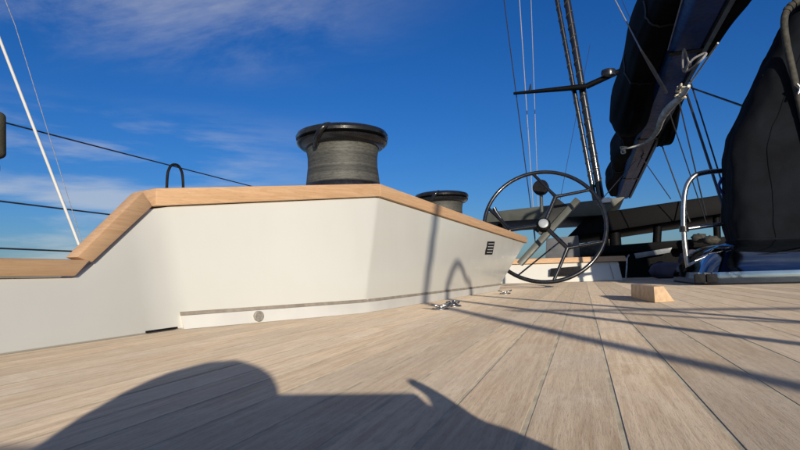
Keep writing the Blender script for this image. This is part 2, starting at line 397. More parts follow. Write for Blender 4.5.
low_rail()
mitA = nm(nL+nA); mitB = nm(nA+nB)
# sloping length: thickness measured across the slope
def cap_slope():
    ov, wd = 0.014, 0.032; X = P1b.x+ov
    lowA = atx(92.5, 262.6, X); lowB = atx(152.5, 206.5, T2.x+ov); upA = atx(77, 257, X); upB = atx(143, 191.5, T2.x+ov)
    q = Vector((-wd-ov, 0, 0))
    return hexa('rail', [lowA, lowA+q, lowB+q, lowB, upA, upA+q, upB+q, upB], M_RAIL, co, bev=0.005)
cap_slope()
cap('rail', T2+Vector((0, 0.001, 0)), T3-(T3-T2).normalized()*0.0015, mitA, mitB)
cap('rail', T3+(T4-T3).normalized()*0.0015, T4+(T4-T3).normalized()*0.05, mitB, nB)
# outboard cap of the winch block (unseen side) is the shell's own top
# drain scupper, plug, vent plate
s0 = atx(146, 333.5, -1.3115); s1 = atx(178, 330.2, -1.3115)
box('scupper', (-1.318, s0.y, 0.004), (-1.3085, s1.y, 0.0105), M_RUBBER, co, bev=0)
pc = lerp(B2, B3, 0.36)+nA*0.016
plug_m = Matrix.Translation(pc+Vector((0, 0, 0.024)))@nA.to_track_quat('Z', 'Y').to_matrix().to_4x4()
def ring_prof(prof, mat, name, parent, mtx, n=24):
    vs = []; fs = []
    for (r, z) in prof:
        for j in range(n):
            a = 2*math.pi*j/n; vs.append(mtx@Vector((r*math.cos(a), r*math.sin(a), z)))
    for i in range(len(prof)-1):
        for j in range(n): fs.append((i*n+j, i*n+(j+1)%n, (i+1)*n+(j+1)%n, (i+1)*n+j))
    fs.append(tuple(range(n-1,-1,-1))); fs.append(tuple((len(prof)-1)*n+j for j in range(n)))
    return obj(name, vs, fs, mat, parent, smooth=35)
pl = ring_prof([(0.020,-0.006),(0.020,0.003),(0.017,0.005),(0.012,0.004),(0.011,0.0022)], simple('dull cast plug', (0.30, 0.275, 0.235), 0.5, var=0.25, scale=60), 'drain_plug', co, plug_m)
# vent plate on the long face
def project(p):
    c = MW.T@(np.array(p)-CP); return 400+F*c[0]/-c[2], 225-F*c[1]/-c[2]
def faceB(px, py, off):
    u, t = 0.5, 0.5
    fn = lambda u, t: lerp(lerp(B3, B4, u), lerp(T3, T4, u), t)
    for _ in range(40):
        a = np.array(project(fn(u, t))); du = (np.array(project(fn(u+1e-3, t)))-a)/1e-3; dt = (np.array(project(fn(u, t+1e-3)))-a)/1e-3
        st_ = np.linalg.solve(np.array([du, dt]).T, np.array([px, py])-a); u += float(np.clip(st_[0], -.2, .2)); t += float(np.clip(st_[1], -.2, .2))
    n = ((lerp(B3, B4, 1)-B3).cross(T3-B3)).normalized(); n = n if n.x > 0 else -n
    return fn(u, t)+n*off
c4 = [faceB(484.5, 254.5, 0.004), faceB(491.5, 254.5, 0.004), faceB(494, 241.5, 0.004), faceB(487, 241.5, 0.004)]
nBf = (faceB(490, 250, 1)-faceB(490, 250, 0)).normalized()
vp = hexa('vent_plate', [p-nBf*0.006 for p in c4]+[p+nBf*0.004 for p in c4], M_RUBBER, co, bev=0.002)
for k in range(4):
    t0 = 0.12+k*0.22; t1 = t0+0.07
    q = [lerp(lerp(c4[0], c4[3], t), lerp(c4[1], c4[2], t), sx) for t, sx in ((t0, .15), (t0, .85), (t1, .85), (t1, .15))]
    hexa('louvre', [p+nBf*0.003 for p in q]+[p+nBf*0.007 for p in q], M_PRINT, vp, bev=0)

# ------------------------------------------------------------------ winches
def make_winch(label, loc):
    t = thing('winch', label, 'winch', loc, 'winches on the coaming')
    L = Vector(loc); R = 0.232; hh = 0.36
    lathe('base', [(0.19,0.0),(0.212,0.0),(0.214,0.02),(0.206,0.05),(0.198,0.062)], M_BLACK, t, center=L)
    lathe('drum', [(0.196,0.060),(0.2,0.066),(0.196,0.10),(0.189,0.16),(0.189,0.21),(0.196,0.25),(0.2,0.264)], M_DRUM, t, center=L, n=64)
    lathe('jaw', [(0.19,0.2625),(0.222,0.266),(0.244,0.284),(0.248,0.296),(0.238,0.303),(0.17,0.305)], M_BLACK, t, center=L, n=64)
    tcap = lathe('top_cap', [(0.17,0.306),(0.236,0.307),(0.250,0.314),(0.252,0.328),(0.243,0.344),(0.215,0.354),(0.16,0.358),(0.08,0.361),(0.05,0.361),(0.046,0.355),(0.0,0.355)][:-1], M_BLACK, t, center=L, n=64)
    # stripper arm (feeder) curling out over the drum on the aft side
    a0 = math.radians(-84)
    pts = []
    for k, (r, z, da) in enumerate([(0.15,0.346,0.05),(0.19,0.345,0.0),(0.232,0.336,0.0),(0.256,0.322,-0.06),(0.256,0.295,-0.16),(0.240,0.262,-0.28),(0.215,0.245,-0.38)]):
        pts.append(L+Vector((r*math.cos(a0+da), r*math.sin(a0+da), z)))
    tube('feeder_arm', smooth_path(pts, 5), [0.012]*5+[0.017]*20+[0.012]*6, M_BLACK, t, n=10)
    lathe('handle_socket', [(0.048,0.355),(0.048,0.3655),(0.042,0.368),(0.030,0.368)], M_STEEL, tcap, center=L, n=20)
    return t
wz = 0.60
pw = atz(342.5, 188, wz)
w1c = aty(342.5, 150, 2.72); w1 = make_winch('large winch with black top on the highest corner of the coaming', (w1c.x, 2.72, 0.595))
w2c = aty(441.5, 196, 5.0); make_winch('smaller looking winch further along behind the sloping coaming rail', (w2c.x, 5.0, 0.56))

# ------------------------------------------------------------------ black rope loop behind the coaming
lp = [atx(166.5, 200, -1.95), atx(167, 182, -1.95), atx(169.5, 168, -1.95), atx(174.5, 164.5, -1.95), atx(180, 168, -1.95), atx(183, 182, -1.95), atx(183.5, 200, -1.95)]
lp[0].z = 0.40; lp[-1].z = 0.42
lo_ = tube('rope_loop', smooth_path(lp, 8), 0.0068, M_RUBBER, n=10); tag(lo_, 'thin black upright loop sticking up behind the coaming rail', 'loop')

# ------------------------------------------------------------------ lifelines, stanchions, pole
LX = -2.4
for z, lab in ((0.889, 'uppermost of the three dark lifeline wires left of the coaming'), (0.536, 'middle one of the three dark lifeline wires left of the coaming'), (0.330, 'lowest of the three dark lifeline wires, just above the low rail')):
    pts = [Vector((LX, y, z-0.006*math.sin(math.pi*((y-1.62) % 4.4)/4.4))) for y in np.linspace(-2.78, 10.42, 49)]
    o = tube('lifeline', pts, 0.0042, M_WIRE, n=6); tag(o, lab, 'lifeline', 'lifelines along the port side')
def stanchion(y, lab):
    t = thing('stanchion', lab, 'stanchion', (LX-0.0, y, 0), 'lifeline stanchions')
    tube('post', [(LX-0.018, y, 0.02), (LX-0.018, y, 0.93)], 0.013, M_STEEL, t, n=12)
    lathe('foot', [(0.045,0.0),(0.045,0.008),(0.024,0.014),(0.022,0.06)], M_STEEL, t, center=(LX-0.018, y, 0.0005), n=20)
stanchion(1.60, 'stanchion of the lifelines at the left edge of the picture')
for y, q in ((-2.8, 'behind the camera'), (6.0, 'hidden behind the large winch'), (10.4, 'farthest forward along the port side')): stanchion(y, 'steel lifeline stanchion '+q)
# black mesh covered block at the left edge
bt = thing('covered_block', 'black mesh covered block at the left edge where the top lifeline ends', 'block', (LX, 1.62, 0.80))
q0 = atx(-4, 117, LX+.03); q1 = atx(-4, 158, LX+.03)
def capsule(name, a, b, r, mat, parent, n=20):
    a = Vector(a); b = Vector(b); d = (b-a).normalized(); pts = []; rs = []
    for k in range(7):
        an = math.pi/2*k/6; pts.append(a-d*r*math.cos(an)*0.7+d*0); rs.append(max(0.002, r*math.sin(an)))
    for k in range(7):
        an = math.pi/2*k/6; pts.append(b+d*r*math.sin(an)*0.7); rs.append(max(0.002, r*math.cos(an)))
    v, f = tubevf(pts, rs, n); return obj(name, v, f, mat, parent, smooth=60)
capsule('mesh_sleeve', q0-Vector((0,0,-0.0)), q1+Vector((0,0,0.02)), 0.036, fabric('mesh sleeve', (0.05, 0.048, 0.035), 90, 0.5), bt)
capsule('lower_shackle', atx(-6, 166, LX+.03), atx(-6, 170, LX+.03), 0.022, M_BLACK, bt)
# white pole
pA = atx(78, 242, LX+0.06); pB = atx(0, 40, LX+0.06); dd = (pB-pA)
t = thing('whip_pole', 'thin white leaning pole crossing the lifelines at the left', 'pole', pA-dd*0.42)
tube('staff', [pA-dd*0.42, pA, pB, pB+dd*1.6], [0.0072, 0.0070, 0.0064, 0.004], M_WHITE, t, n=10)
lathe('socket', [(0.03,0.0),(0.03,0.01),(0.014,0.014),(0.012,0.05)], M_STEEL, t, center=(pA-dd*0.42), n=16)
o = tube('halyard', [atx(84, 205, LX+0.1)-Vector((0,0,0.2)), atx(15, 25, LX+0.1), atx(-30, -90, LX+.1)], 0.0016, M_GREYROPE, n=5); tag(o, 'very thin pale line running beside the white leaning pole', 'line')

# ------------------------------------------------------------------ deck padeyes and wooden block
def padeye(px, py, ang, label, sc_=1.0):
    c = atz(px, py, 0); t = thing('folding_padeye', label, 'padeye', c, 'folding padeyes on deck')
    u = Vector((math.cos(ang), math.sin(ang), 0)); vv = Vector((-u.y, u.x, 0)); z = Vector((0,0,1))
    lathe('base_plate', [(0.042*sc_,0.0008),(0.042*sc_,0.004),(0.036*sc_,0.008),(0.016*sc_,0.009)], M_STEEL, t, center=c, n=24)
    for s_ in (-1, 1):
        p = [c+u*(s_*0.018+0.03*s_*math.cos(a)*sc_)*1.0+vv*(0.022*math.sin(a))*sc_+z*(0.010+0.008*(1+math.cos(a))) for a in np.linspace(0, 2*math.pi, 18)[:-1]]
        tube('ring', p, 0.0048*sc_, M_STEEL, t, n=8, closed=True)
    tube('hinge_pin', [c-vv*0.026*sc_+z*0.014, c+vv*0.026*sc_+z*0.014], 0.005*sc_, M_STEEL, t, n=8)
padeye(440, 309.5, 0.5, 'nearest small folding steel padeye on the deck beside the coaming')
padeye(453, 306.5, 1.4, 'small folding steel padeye just beyond the nearest one on deck')
padeye(505, 294, 0.3, 'small folding steel padeye by the far end of the coaming')
a = atz(631, 297.5, 0); b = atz(655, 303, 0); c = atz(675, 301.8, 0)
fb = thing('foot_chock', 'pale wooden wedge block standing on the teak deck', 'wood block', b)
hgt = 0.074
b.z = c.z = a.z = 0.0006
d4 = a+(c-b)
ta = aty(632.5, 285.5, a.y); tb = lerp(b, a, 0.03)+Vector((0,0,hgt))
u1 = (c-b); u2 = (a-b)
top = [b+u1*0.02+u2*0.02+Vector((0,0,hgt)), b+u1*0.52+u2*0.02+Vector((0,0,hgt)), b+u1*0.52+u2*0.98+Vector((0,0,hgt)), b+u2*0.98+u1*0.02+Vector((0,0,hgt))]
wdg = hexa('wedge', [b, c, d4, a]+top, M_BLOCKWOOD, fb, bev=0.004)
for sx in (0.25, 0.75):
    pc_ = lerp(lerp(top[0], top[3], sx), lerp(top[1], top[2], sx), 0.5)
    lathe('screw_plug', [(0.006,0.0004),(0.006,0.0012),(0.003,0.0014)], M_SHADE_JOINT, wdg, center=pc_, n=12)

# ------------------------------------------------------------------ steering wheel
WC = aty(543.5, 225, 5.6)
wt_ = thing('steering_wheel', 'big thin black steering wheel with three forked spokes', 'steering wheel', (WC.x, WC.y, 0))
RX = 0.585
tilt = math.radians(17)
wu = Vector((1, 0, 0)); wv = Vector((0, math.sin(tilt), math.cos(tilt))); wn = wu.cross(wv)
yaw = Matrix.Rotation(math.radians(4), 3, 'Z'); wu = yaw@wu; wv = yaw@wv; wn = yaw@wn
def wp(r, deg, d=0.0): a = math.radians(deg); return WC+wu*(r*math.cos(a))+wv*(r*math.sin(a))+wn*d
tube('rim', [wp(RX, k*5) for k in range(72)], 0.0195, M_BLACK, wt_, n=12, closed=True)
hubm = Matrix.Translation(WC)@(wn if wn.y < 0 else -wn).to_track_quat('Z', 'Y').to_matrix().to_4x4()
hubo = ring_prof([(0.062,-0.05),(0.07,0.0),(0.066,0.03),(0.05,0.04),(0.02,0.042)], M_CARBON, 'hub', wt_, hubm)
ring_prof([(0.048,0.041),(0.048,0.046),(0.044,0.049),(0.02,0.050)], simple('brushed hub cap', (0.34, 0.37, 0.39), 0.5, metal=0.2, var=0.1), 'hub_cap', hubo, hubm)
WCp = Vector((543.5, 225))
for main, e1, e2 in ((66, 98, 37), (186, 214, 158), (-50, -20, -84)):
    fork = wp(RX*0.56, main)
    v1 = tubevf(smooth_path([wp(0.04, main), wp(RX*0.3, main), fork], 4), [0.021]*9, 10)
    v2 = tubevf(smooth_path([fork, wp(RX*0.78, (main+e1)/2+(e1-main)*0.2), wp(RX, e1)], 4), [0.020, 0.018]+[0.016]*7, 10)
    v3 = tubevf(smooth_path([fork, wp(RX*0.78, (main+e2)/2+(e2-main)*0.2), wp(RX, e2)], 4), [0.020, 0.018]+[0.016]*7, 10)
    v, f = join_vf([v1, v2, v3]); obj('spoke', v, f, M_BLACK, wt_, smooth=60)

# helm pedestal behind the wheel
pe = thing('helm_pedestal', 'grey green slanting helm pedestal with dark instrument panel behind the wheel', 'pedestal', (WC.x-0.3, 6.1, 0))
pa = aty(519, 264, 5.72); pb = aty(578, 199, 6.15)
ax = (pb-pa).normalized(); sd = Vector((ax.z, 0, -ax.x)).normalized()
foot = pa-ax*(pa.z/ax.z)*0.998
def beam(name, A, B, wa, wb, dep, mat, parent, bev=0.008):
    y = Vector((0, 1, 0))
    p = [A-sd*wa, A+sd*wa, A+sd*wa+y*dep, A-sd*wa+y*dep, B-sd*wb, B+sd*wb, B+sd*wb+y*dep, B-sd*wb+y*dep]
    return hexa(name, p, mat, parent, bev)
beam('column', pa, pb, 0.03, 0.034, 0.14, M_GREYPAINT, pe)
beam('instrument_panel', lerp(pa, pb, 0.40)-sd*0.10, lerp(pa, pb, 0.86)-sd*0.10, 0.062, 0.066, 0.10, M_DKGREY, pe)
tube('wheel_shaft', [WC-wn*0.0, Vector((WC.x+0.02, 6.0, WC.z+0.06)), Vector((WC.x+0.03, 6.1, WC.z+0.07))], 0.03, M_CARBON, pe, n=12)
g0 = aty(541, 188, 6.3)
tube('compass_stalk', [Vector((g0.x, 6.22, pb.z-0.12)), Vector((g0.x, 6.28, g0.z-0.02))], 0.018, M_GREYPAINT, pe, n=10)
gm = Matrix.Translation(Vector((g0.x, 6.27, g0.z)))@Vector((-0.2, -1, 0.25)).normalized().to_track_quat('Z', 'Y').to_matrix().to_4x4()
ring_prof([(0.05,-0.05),(0.085,-0.03),(0.088,0.02),(0.078,0.03),(0.06,0.028)], M_RUBBER, 'compass', pe, gm)
tube('strut', [aty(516, 277, 5.3), aty(562, 240, 6.0)], 0.008, M_BLACK, pe, n=8)
tube('throttle_lever', [aty(506, 226, 6.1), aty(496, 212, 6.1), aty(494, 208, 6.1)], [0.012, 0.02, 0.024], M_BLACK, pe, n=10)

# ------------------------------------------------------------------ far coaming
fc = thing('far_coaming', 'low white coaming with teak cap and black slot seen through the wheel', 'coaming', (-0.4, 8.2, 0))
x0 = -2.1; x1 = 0.47
hexa('wall', [Vector((x0, 7.85, 0)), Vector((x1+.03, 8.0, 0)), Vector((x1+.03, 8.7, 0)), Vector((x0, 8.7, 0)), Vector((x0, 7.9, 0.272)), Vector((x1-.01, 8.05, 0.262)), Vector((x1-.01, 8.7, 0.262)), Vector((x0, 8.7, 0.272))], M_GEL, fc, bev=0.012)
hexa('rail', [Vector((x0, 7.86, 0.275)), Vector((x1+0.10, 8.01, 0.265)), Vector((x1+0.10, 8.25, 0.265)), Vector((x0, 8.2, 0.275)), Vector((x0, 7.88, 0.35)), Vector((x1+.08, 8.03, 0.335)), Vector((x1+.08, 8.25, 0.335)), Vector((x0, 8.2, 0.35))], M_RAIL, fc, bev=0.006)
sa = aty(550, 276, 7.93); sb = aty(581, 266, 7.95)
hexa('slot', [Vector((sa.x, 7.90, sa.z)), Vector((sb.x-.03, 7.92, sa.z+.0)), Vector((sb.x-.03, 8.1, sa.z)), Vector((sa.x, 8.1, sa.z)), Vector((sa.x+.02, 7.90, sb.z-.02)), Vector((sb.x, 7.92, sb.z)), Vector((sb.x, 8.1, sb.z)), Vector((sa.x+.02, 8.1, sb.z-.02))], M_RUBBER, fc, bev=0.004)
tube('seam_line', [aty(609, 262, 7.985), aty(614, 279, 7.965)], 0.004, M_SHADE_JOINT, fc, n=6)
gb0 = aty(546, 258, 8.6); gb1 = aty(579, 236, 8.6)
gbx = thing('locker_box', 'mid grey square box standing on the far coaming behind the wheel', 'box', (gb0.x+0.2, 8.55, 0.36))
gcs = hexa('case', [Vector((gb0.x, 8.4, 0.3)), Vector((gb1.x, 8.4, 0.3)), Vector((gb1.x, 8.69, 0.3)), Vector((gb0.x, 8.69, 0.3)), Vector((gb0.x+.03, 8.42, gb1.z-.03)), Vector((gb1.x-.01, 8.42, gb1.z)), Vector((gb1.x-.01, 8.69, gb1.z)), Vector((gb0.x+.03, 8.69, gb1.z-.03))], M_GREYBOX, gbx, bev=0.015)
box('latch', (gb1.x-.16, 8.405, gb1.z-.16), (gb1.x-.10, 8.425, gb1.z-.10), M_BLACK, gcs)

# ------------------------------------------------------------------ hardtop canopy over the cockpit
HY = 11.0
ht = thing('hardtop', 'long dark canopy on black posts crossing behind the wheel', 'canopy', (0.8, HY, 0))
a = aty(486, 214, HY); b = aty(740, 188, HY); c = aty(740, 213, HY); d = aty(560, 236, HY)
def strip4(name, p, dep, mat, parent, bev=0.02, rise=0.0):
    back = [q+Vector((0, dep, rise)) for q in p]
    return hexa(name, [p[0], p[1], back[1], back[0], p[3], p[2], back[2], back[3]], mat, parent, bev)
strip4('roof', [aty(566, 238, HY), aty(780, 205, HY), aty(780, 186, HY), aty(590, 214, HY)], 3.2, M_CARBON, ht, bev=0.04)
strip4('roof_panel', [aty(486, 222.5, HY-.3), aty(604, 215, HY-.25), aty(626, 196.5, HY-.25), aty(486, 212.5, HY-.3)], 2.6, M_GREYPAINT, ht, bev=0.02)
strip4('panel_end_cap', [aty(601, 203, HY-.31), aty(611, 202, HY-.31), aty(610, 197, HY-.31), aty(602, 198, HY-.31)], 0.05, M_WHITE, ht, bev=0.004)
for (p, q, r) in (((603, 222), (606, 262), 0.085), ((614, 226), (617, 262), 0.11), ((659, 215), (654, 262), 0.075), ((716, 205), (718, 262), 0.06), ((500, 218), (500, 262), 0.05)):
    A = aty(*p, HY+.3); B_ = aty(*q, HY+.3); B_ = Vector((B_.x, HY+.3, 0.001)); tube('post', [B_, A+Vector((0,0,0.1))], r, M_CARBON, ht, n=12)

# dark cockpit furniture between the far coaming and the covered console
cr_ = thing('coach_roof', 'low dark coach roof edge below the canopy, right of the wheel', 'coach roof', (1.6, 10.6, 0))
strip4('roof_edge', [aty(592, 254, 10.3), aty(770, 243, 10.3), aty(770, 233, 10.3), aty(592, 247, 10.3)], 3.5, M_CARBON, cr_, bev=0.02)
strip4('side_panel', [aty(560, 281, 10.45), aty(770, 279, 10.45), aty(770, 242, 10.45), aty(560, 253, 10.45)], 2.8, M_CARBON, cr_, bev=0.01)
strip4('windscreen', [aty(636, 258.5, 10.25), aty(670, 252.5, 10.25), aty(672, 247.5, 10.25), aty(634, 253.5, 10.25)], 0.05, simple('pale tinted panel', (0.20, 0.22, 0.24), 0.25, var=0.1), cr_, bev=0.003)
tube('grab_rail', [aty(626, 279, 9.4), aty(627, 258, 9.4), aty(629, 255, 9.5)], 0.012, M_STEEL, cr_, n=8)
def cushion(px0, px1, py0, py1, Y, label):
    p0 = aty(px0, py1, Y); p1 = aty(px1, py0, Y); cx_ = (p0.x+p1.x)/2; rx = (p1.x-p0.x)/2; rz = p1.z
    vs = []; fs = []; nu, nv = 28, 14
    for i in range(nv+1):
        th = math.pi*i/nv
        for j in range(nu):
            ph = 2*math.pi*j/nu
            d = Vector((math.sin(th)*math.cos(ph), math.sin(th)*math.sin(ph), math.cos(th)))
            k = 1+0.16*noise.noise(d*2.4+Vector((cx_*5, 0, 0)))+0.07*noise.noise(d*6)
            sup = lambda x_: math.copysign(abs(x_)**0.75, x_)
            vs.append(Vector((cx_+rx*sup(d.x)*k, Y+0.35+rx*0.8*sup(d.y)*k, max(0.001, rz*0.5+rz*0.5*sup(d.z)*k))))
    for i in range(nv):
        for j in range(nu): fs.append((i*nu+j, i*nu+(j+1)%nu, (i+1)*nu+(j+1)%nu, (i+1)*nu+j))
    o = obj('bean_bag', vs, fs, M_CUSHION, smooth=80); return tag(o, label, 'bean bag', 'bean bags in the cockpit')
cushion(653, 690, 261.5, 277, 8.6, 'purple grey bean bag lying left of the steel rail post')
cushion(684, 708, 249, 276, 9.4, 'pale grey bean bag half hidden behind the steel rail post')
# winch-like clutter on the canopy posts
for (px, py, Y, r_, lab) in ((700, 238, 10.0, 0.085, 'dark bundle of gear on the coach roof left of the fabric cover'), (712, 240, 9.8, 0.08, 'dark bundle of gear on the coach roof touching the fabric cover'), (591, 250, 9.0, 0.13, 'small dark rounded bundle on the far coaming right of the grey box')):
    cpt = aty(px, py, Y); vs = []; fs = []; nu, nv = 16, 9
    for i in range(nv+1):
        th = math.pi*i/nv
        for j in range(nu):
            ph = 2*math.pi*j/nu; d = Vector((math.sin(th)*math.cos(ph)*1.5, math.sin(th)*math.sin(ph), math.cos(th)*0.9)); k = 1+0.4*noise.noise(d*2.3+cpt)
            vs.append(cpt+d*r_*k)
    for i in range(nv):
        for j in range(nu): fs.append((i*nu+j, i*nu+(j+1)%nu, (i+1)*nu+(j+1)%nu, (i+1)*nu+j))
    tag(obj('gear_bundle', vs, fs, M_HOSE, smooth=80), lab, 'gear', 'gear bundles in the cockpit')

# ------------------------------------------------------------------ stainless guard rail left of the covered console
gr = thing('guard_rail', 'bent stainless steel guard rail beside the dark covered console', 'guard rail', (1.05, 6.2, 0))
g = [aty(690.5, 281, 6.2), aty(685, 245, 6.2), aty(683.5, 215, 6.2), aty(685.5, 190, 6.2), aty(693, 177, 6.2), aty(705, 172.5, 6.25), aty(725, 170.5, 6.3), aty(760, 168, 6.4), aty(775, 172, 6.4)]
g[0].z = 0.002
rtb = tube('rail_tube', smooth_path(g, 7), 0.025, M_STEEL, gr, n=14)
tube('crossbar', [aty(684, 229, 6.2), aty(730, 223, 6.25)], 0.021, M_STEEL, gr, n=12)
tube('rail_leg', [Vector((1.85, 6.4, 0.002)), aty(775, 172, 6.4)], 0.029, M_STEEL, gr, n=14)
lathe('clamp', [(0.03,-0.03),(0.045,-0.028),(0.045,0.028),(0.03,0.03)], M_BLACK, rtb, center=aty(684, 229, 6.2), n=16)
lathe('foot', [(0.06,0.0),(0.06,0.01),(0.034,0.014),(0.032,0.03)], M_STEEL, gr, center=(g[0].x, g[0].y, 0.001), n=20)

# ------------------------------------------------------------------ polished hatch base and covered console
hb = thing('polished_hatch', 'low polished dark hatch housing mirroring sky and deck under the fabric cover', 'hatch', (1.7, 5.6, 0))
def rsec(x0, x1, y0, y1, z, r, n=7):
    out = []
    for cx_, cy_, a0 in ((x1-r, y1-r, 0), (x0+r, y1-r, 90), (x0+r, y0+r, 180), (x1-r, y0+r, 270)):
        for k in range(n):
            a = math.radians(a0+90*k/(n-1)); out.append(Vector((cx_+r*math.cos(a), cy_+r*math.sin(a), z)))
    return out
secs = [rsec(0.955, 3.2, 5.26, 6.95, 0.0012, 0.14), rsec(0.95, 3.2, 5.255, 6.95, 0.06, 0.14), rsec(0.955, 3.2, 5.26, 6.95, 0.112, 0.14)]
for k in range(12):
    a = math.radians(35+53*k/11); zz = 0.114+0.25*(math.sin(a)-math.sin(math.radians(35)))/(1-math.sin(math.radians(35))); ins = 0.012+0.5*(math.cos(math.radians(35))-math.cos(a))
    secs.append(rsec(0.955+ins*0.75, 3.2-ins*0.6, 5.26+ins, 6.95-ins*0.5, zz, 0.14+ins*0.25))
for s_ in secs:
    for p in s_: p.z = max(0.0012, p.z*(1+0.03*math.sin(p.x*5)+0.02*math.sin(p.y*7)))
v, f = loftvf(secs); obj('housing', v, f, M_MIRROR, hb, smooth=28)
tube('gasket', [p+Vector((0,0,0.004)) for p in rsec(0.955, 3.01, 5.26, 6.91, 0.003, .12)], 0.008, M_RUBBER, hb, n=8, closed=True)
for px in (700, 712): 
    p_ = aty(px, 279, 5.25); box('vent_flap', (p_.x-.04, 5.245, 0.02), (p_.x+.045, 5.3, 0.095), M_RUBBER, hb, bev=0.012)
cvr = thing('covered_console', 'tall console under a dark canvas cover at the right edge', 'covered console', (2.1, 6.0, 0.33))
prof = [(0.27,1.09),(0.40,1.075),(0.7,1.085),(1.05,1.10),(1.22,1.14),(1.32,1.20),(1.5,1.28),(1.75,1.40),(2.0,1.53),(2.15,1.60),(2.26,1.66),(2.34,1.78),(2.38,1.95)]
zs = [p[0] for p in prof]; secs = []
zl = np.concatenate([np.linspace(0.27, 2.3, 60), [2.33, 2.36, 2.38]])
for z in zl:
    xl = np.interp(z, zs, [p[1] for p in prof])*1.26; xr = 3.6-(xl-1.2)*0.5; yf = 5.72+max(0, z-1.2)*0.10; yb = 6.38-max(0, z-1.2)*0.06
    sec = rsec(xl, xr, yf, yb, float(z), min(0.16, (yb-yf)*0.3), 12); out = []
    cxy = Vector(((xl+xr)/2, (yf+yb)/2, z)); 
    # subdivide the front so folds can form
    fullsec = []
    for i in range(len(sec)):
        p = sec[i]; q = sec[(i+1) % len(sec)]; m_ = max(1, int((q-p).length/0.03))
        if i in (11, 23, 35, 47): 
            m_ = 30
        else: m_ = 1
        for k in range(m_): fullsec.append(lerp(p, q, k/m_))
    for p in fullsec:
        d = (p-cxy); d.z = 0; d.normalize()
        fold = 0.022*noise.noise(Vector((p.x*7+z*1.6, p.y*7, z*1.1)))+0.012*noise.noise(Vector((p.x*16, p.y*16+z*5, z*3)))+0.03*noise.noise(Vector((p.x*2, p.y*2, z*2)))
        zz = p.z+0.075*max(0, (0.9-z)/0.63)+(0.03*(p.x-1.9) * (-1) if z < 0.5 else 0)
        out.append(Vector((p.x+d.x*fold, p.y+d.y*fold, 0.16+(zz-0.16)*1.19)))
    secs.append(out)
v, f = loftvf(secs); cc = obj('canvas_cover', v, f, M_COVER, cvr, smooth=70)
tube('hem', [p+Vector((0, 0, -0.004)) for p in secs[0]], 0.014, M_COVER, cc, n=8, closed=True)
ns = len(secs[0]); fr = [i for i, p in enumerate(secs[10]) if p.y < 5.8]
for fx in (0.22, 0.55):
    ii = fr[int(len(fr)*fx)]
    tube('stitched_seam', [sc_[ii]+Vector((0, -0.002, 0)) for sc_ in secs[:-3]], 0.0065, M_COVER, cc, n=6)
box('pillar', (1.7, 5.9, 0.3), (2.5, 6.25, 0.6), M_DKGREY, cvr, bev=0.03)
tp = [aty(830, -12, 5.68), aty(806, -2, 5.68), aty(791, 6, 5.68), aty(784.5, 18, 5.68), aty(786, 40, 5.68), aty(792, 68, 5.68), aty(800, 104, 5.68), aty(815, 170, 5.68)]
tube('frame_tube', smooth_path(tp, 8), 0.030, M_HOSE, cvr, n=14)
tpp = smooth_path(tp, 8)
for k in range(7, 22, 3): tube('lashing', [tpp[k]-(tpp[k+1]-tpp[k]).normalized()*0.012, tpp[k]+(tpp[k+1]-tpp[k]).normalized()*0.012], 0.036, M_HOSE, cvr, n=14)
tube('snap_hook', smooth_path([aty(797, 84, 5.62), aty(800, 88, 5.62), aty(798, 94, 5.62)], 4), 0.012, M_STEEL, cvr, n=8)
tube('blue_cord', smooth_path([aty(722, 178, 6.2), aty(719, 186, 6.15), aty(723, 194, 6.2)], 5), 0.014, simple('blue cord', (0.02, 0.05, 0.25), 0.7), cvr, n=8)

# ------------------------------------------------------------------ mast, spreaders
MY = 19.0
ms = thing('mast', 'slender dark twin mast with spreaders rising behind the steering wheel', 'mast', (0.9, MY, 0))
for (pb_, pt_, r) in (((599.5, 190), (567, 0), 0.115), ((591, 180), (557, 0), 0.075)):
    A = aty(*pb_, MY); B_ = aty(*pt_, MY); d = B_-A
    base_ = A-d*(A.z/d.z); base_.z = 0.001
    mt_ = tube('mast_tube', [base_, A, B_, B_+d*1.6], r, M_BLACK, ms, n=14)
    # spiral lacing around the tube
    pts = []; L = (d*1.3).length; dn = d.normalized(); u = dn.orthogonal().normalized(); v_ = dn.cross(u)
    for k in range(0, 420): 
        tt = k/419*L; an = tt*2*math.pi/0.42
        pts.append(A+dn*tt+(u*math.cos(an)+v_*math.sin(an))*(r*1.02))
    tube('lacing', pts, r*0.16, M_HOSE, mt_, n=5)
tip = aty(513.5, 93.5, MY-.3); apx = aty(586, 86.5, MY-.25); rtp = aty(640, 62, MY-.3)
spo = tube('spreader', [tip, lerp(tip, apx, 0.5), apx], [0.045, 0.075, 0.10], M_CARBON, ms, n=10)
tube('spreader', [apx, lerp(apx, rtp, 0.5), rtp], [0.10, 0.09, 0.07], M_CARBON, ms, n=10)
rd = aty(608.5, 72.5, MY-.35)
lathe('radar_dome', [(0.10,-0.16),(0.22,-0.13),(0.24,-0.02),(0.22,0.07),(0.12,0.11),(0.03,0.115)], M_BLACK, ms, center=rd, n=24)
tube('tip_light', [aty(530, 91, MY-.3), aty(530.5, 84, MY-.3)], [0.05, 0.02], M_BLACK, spo, n=8)

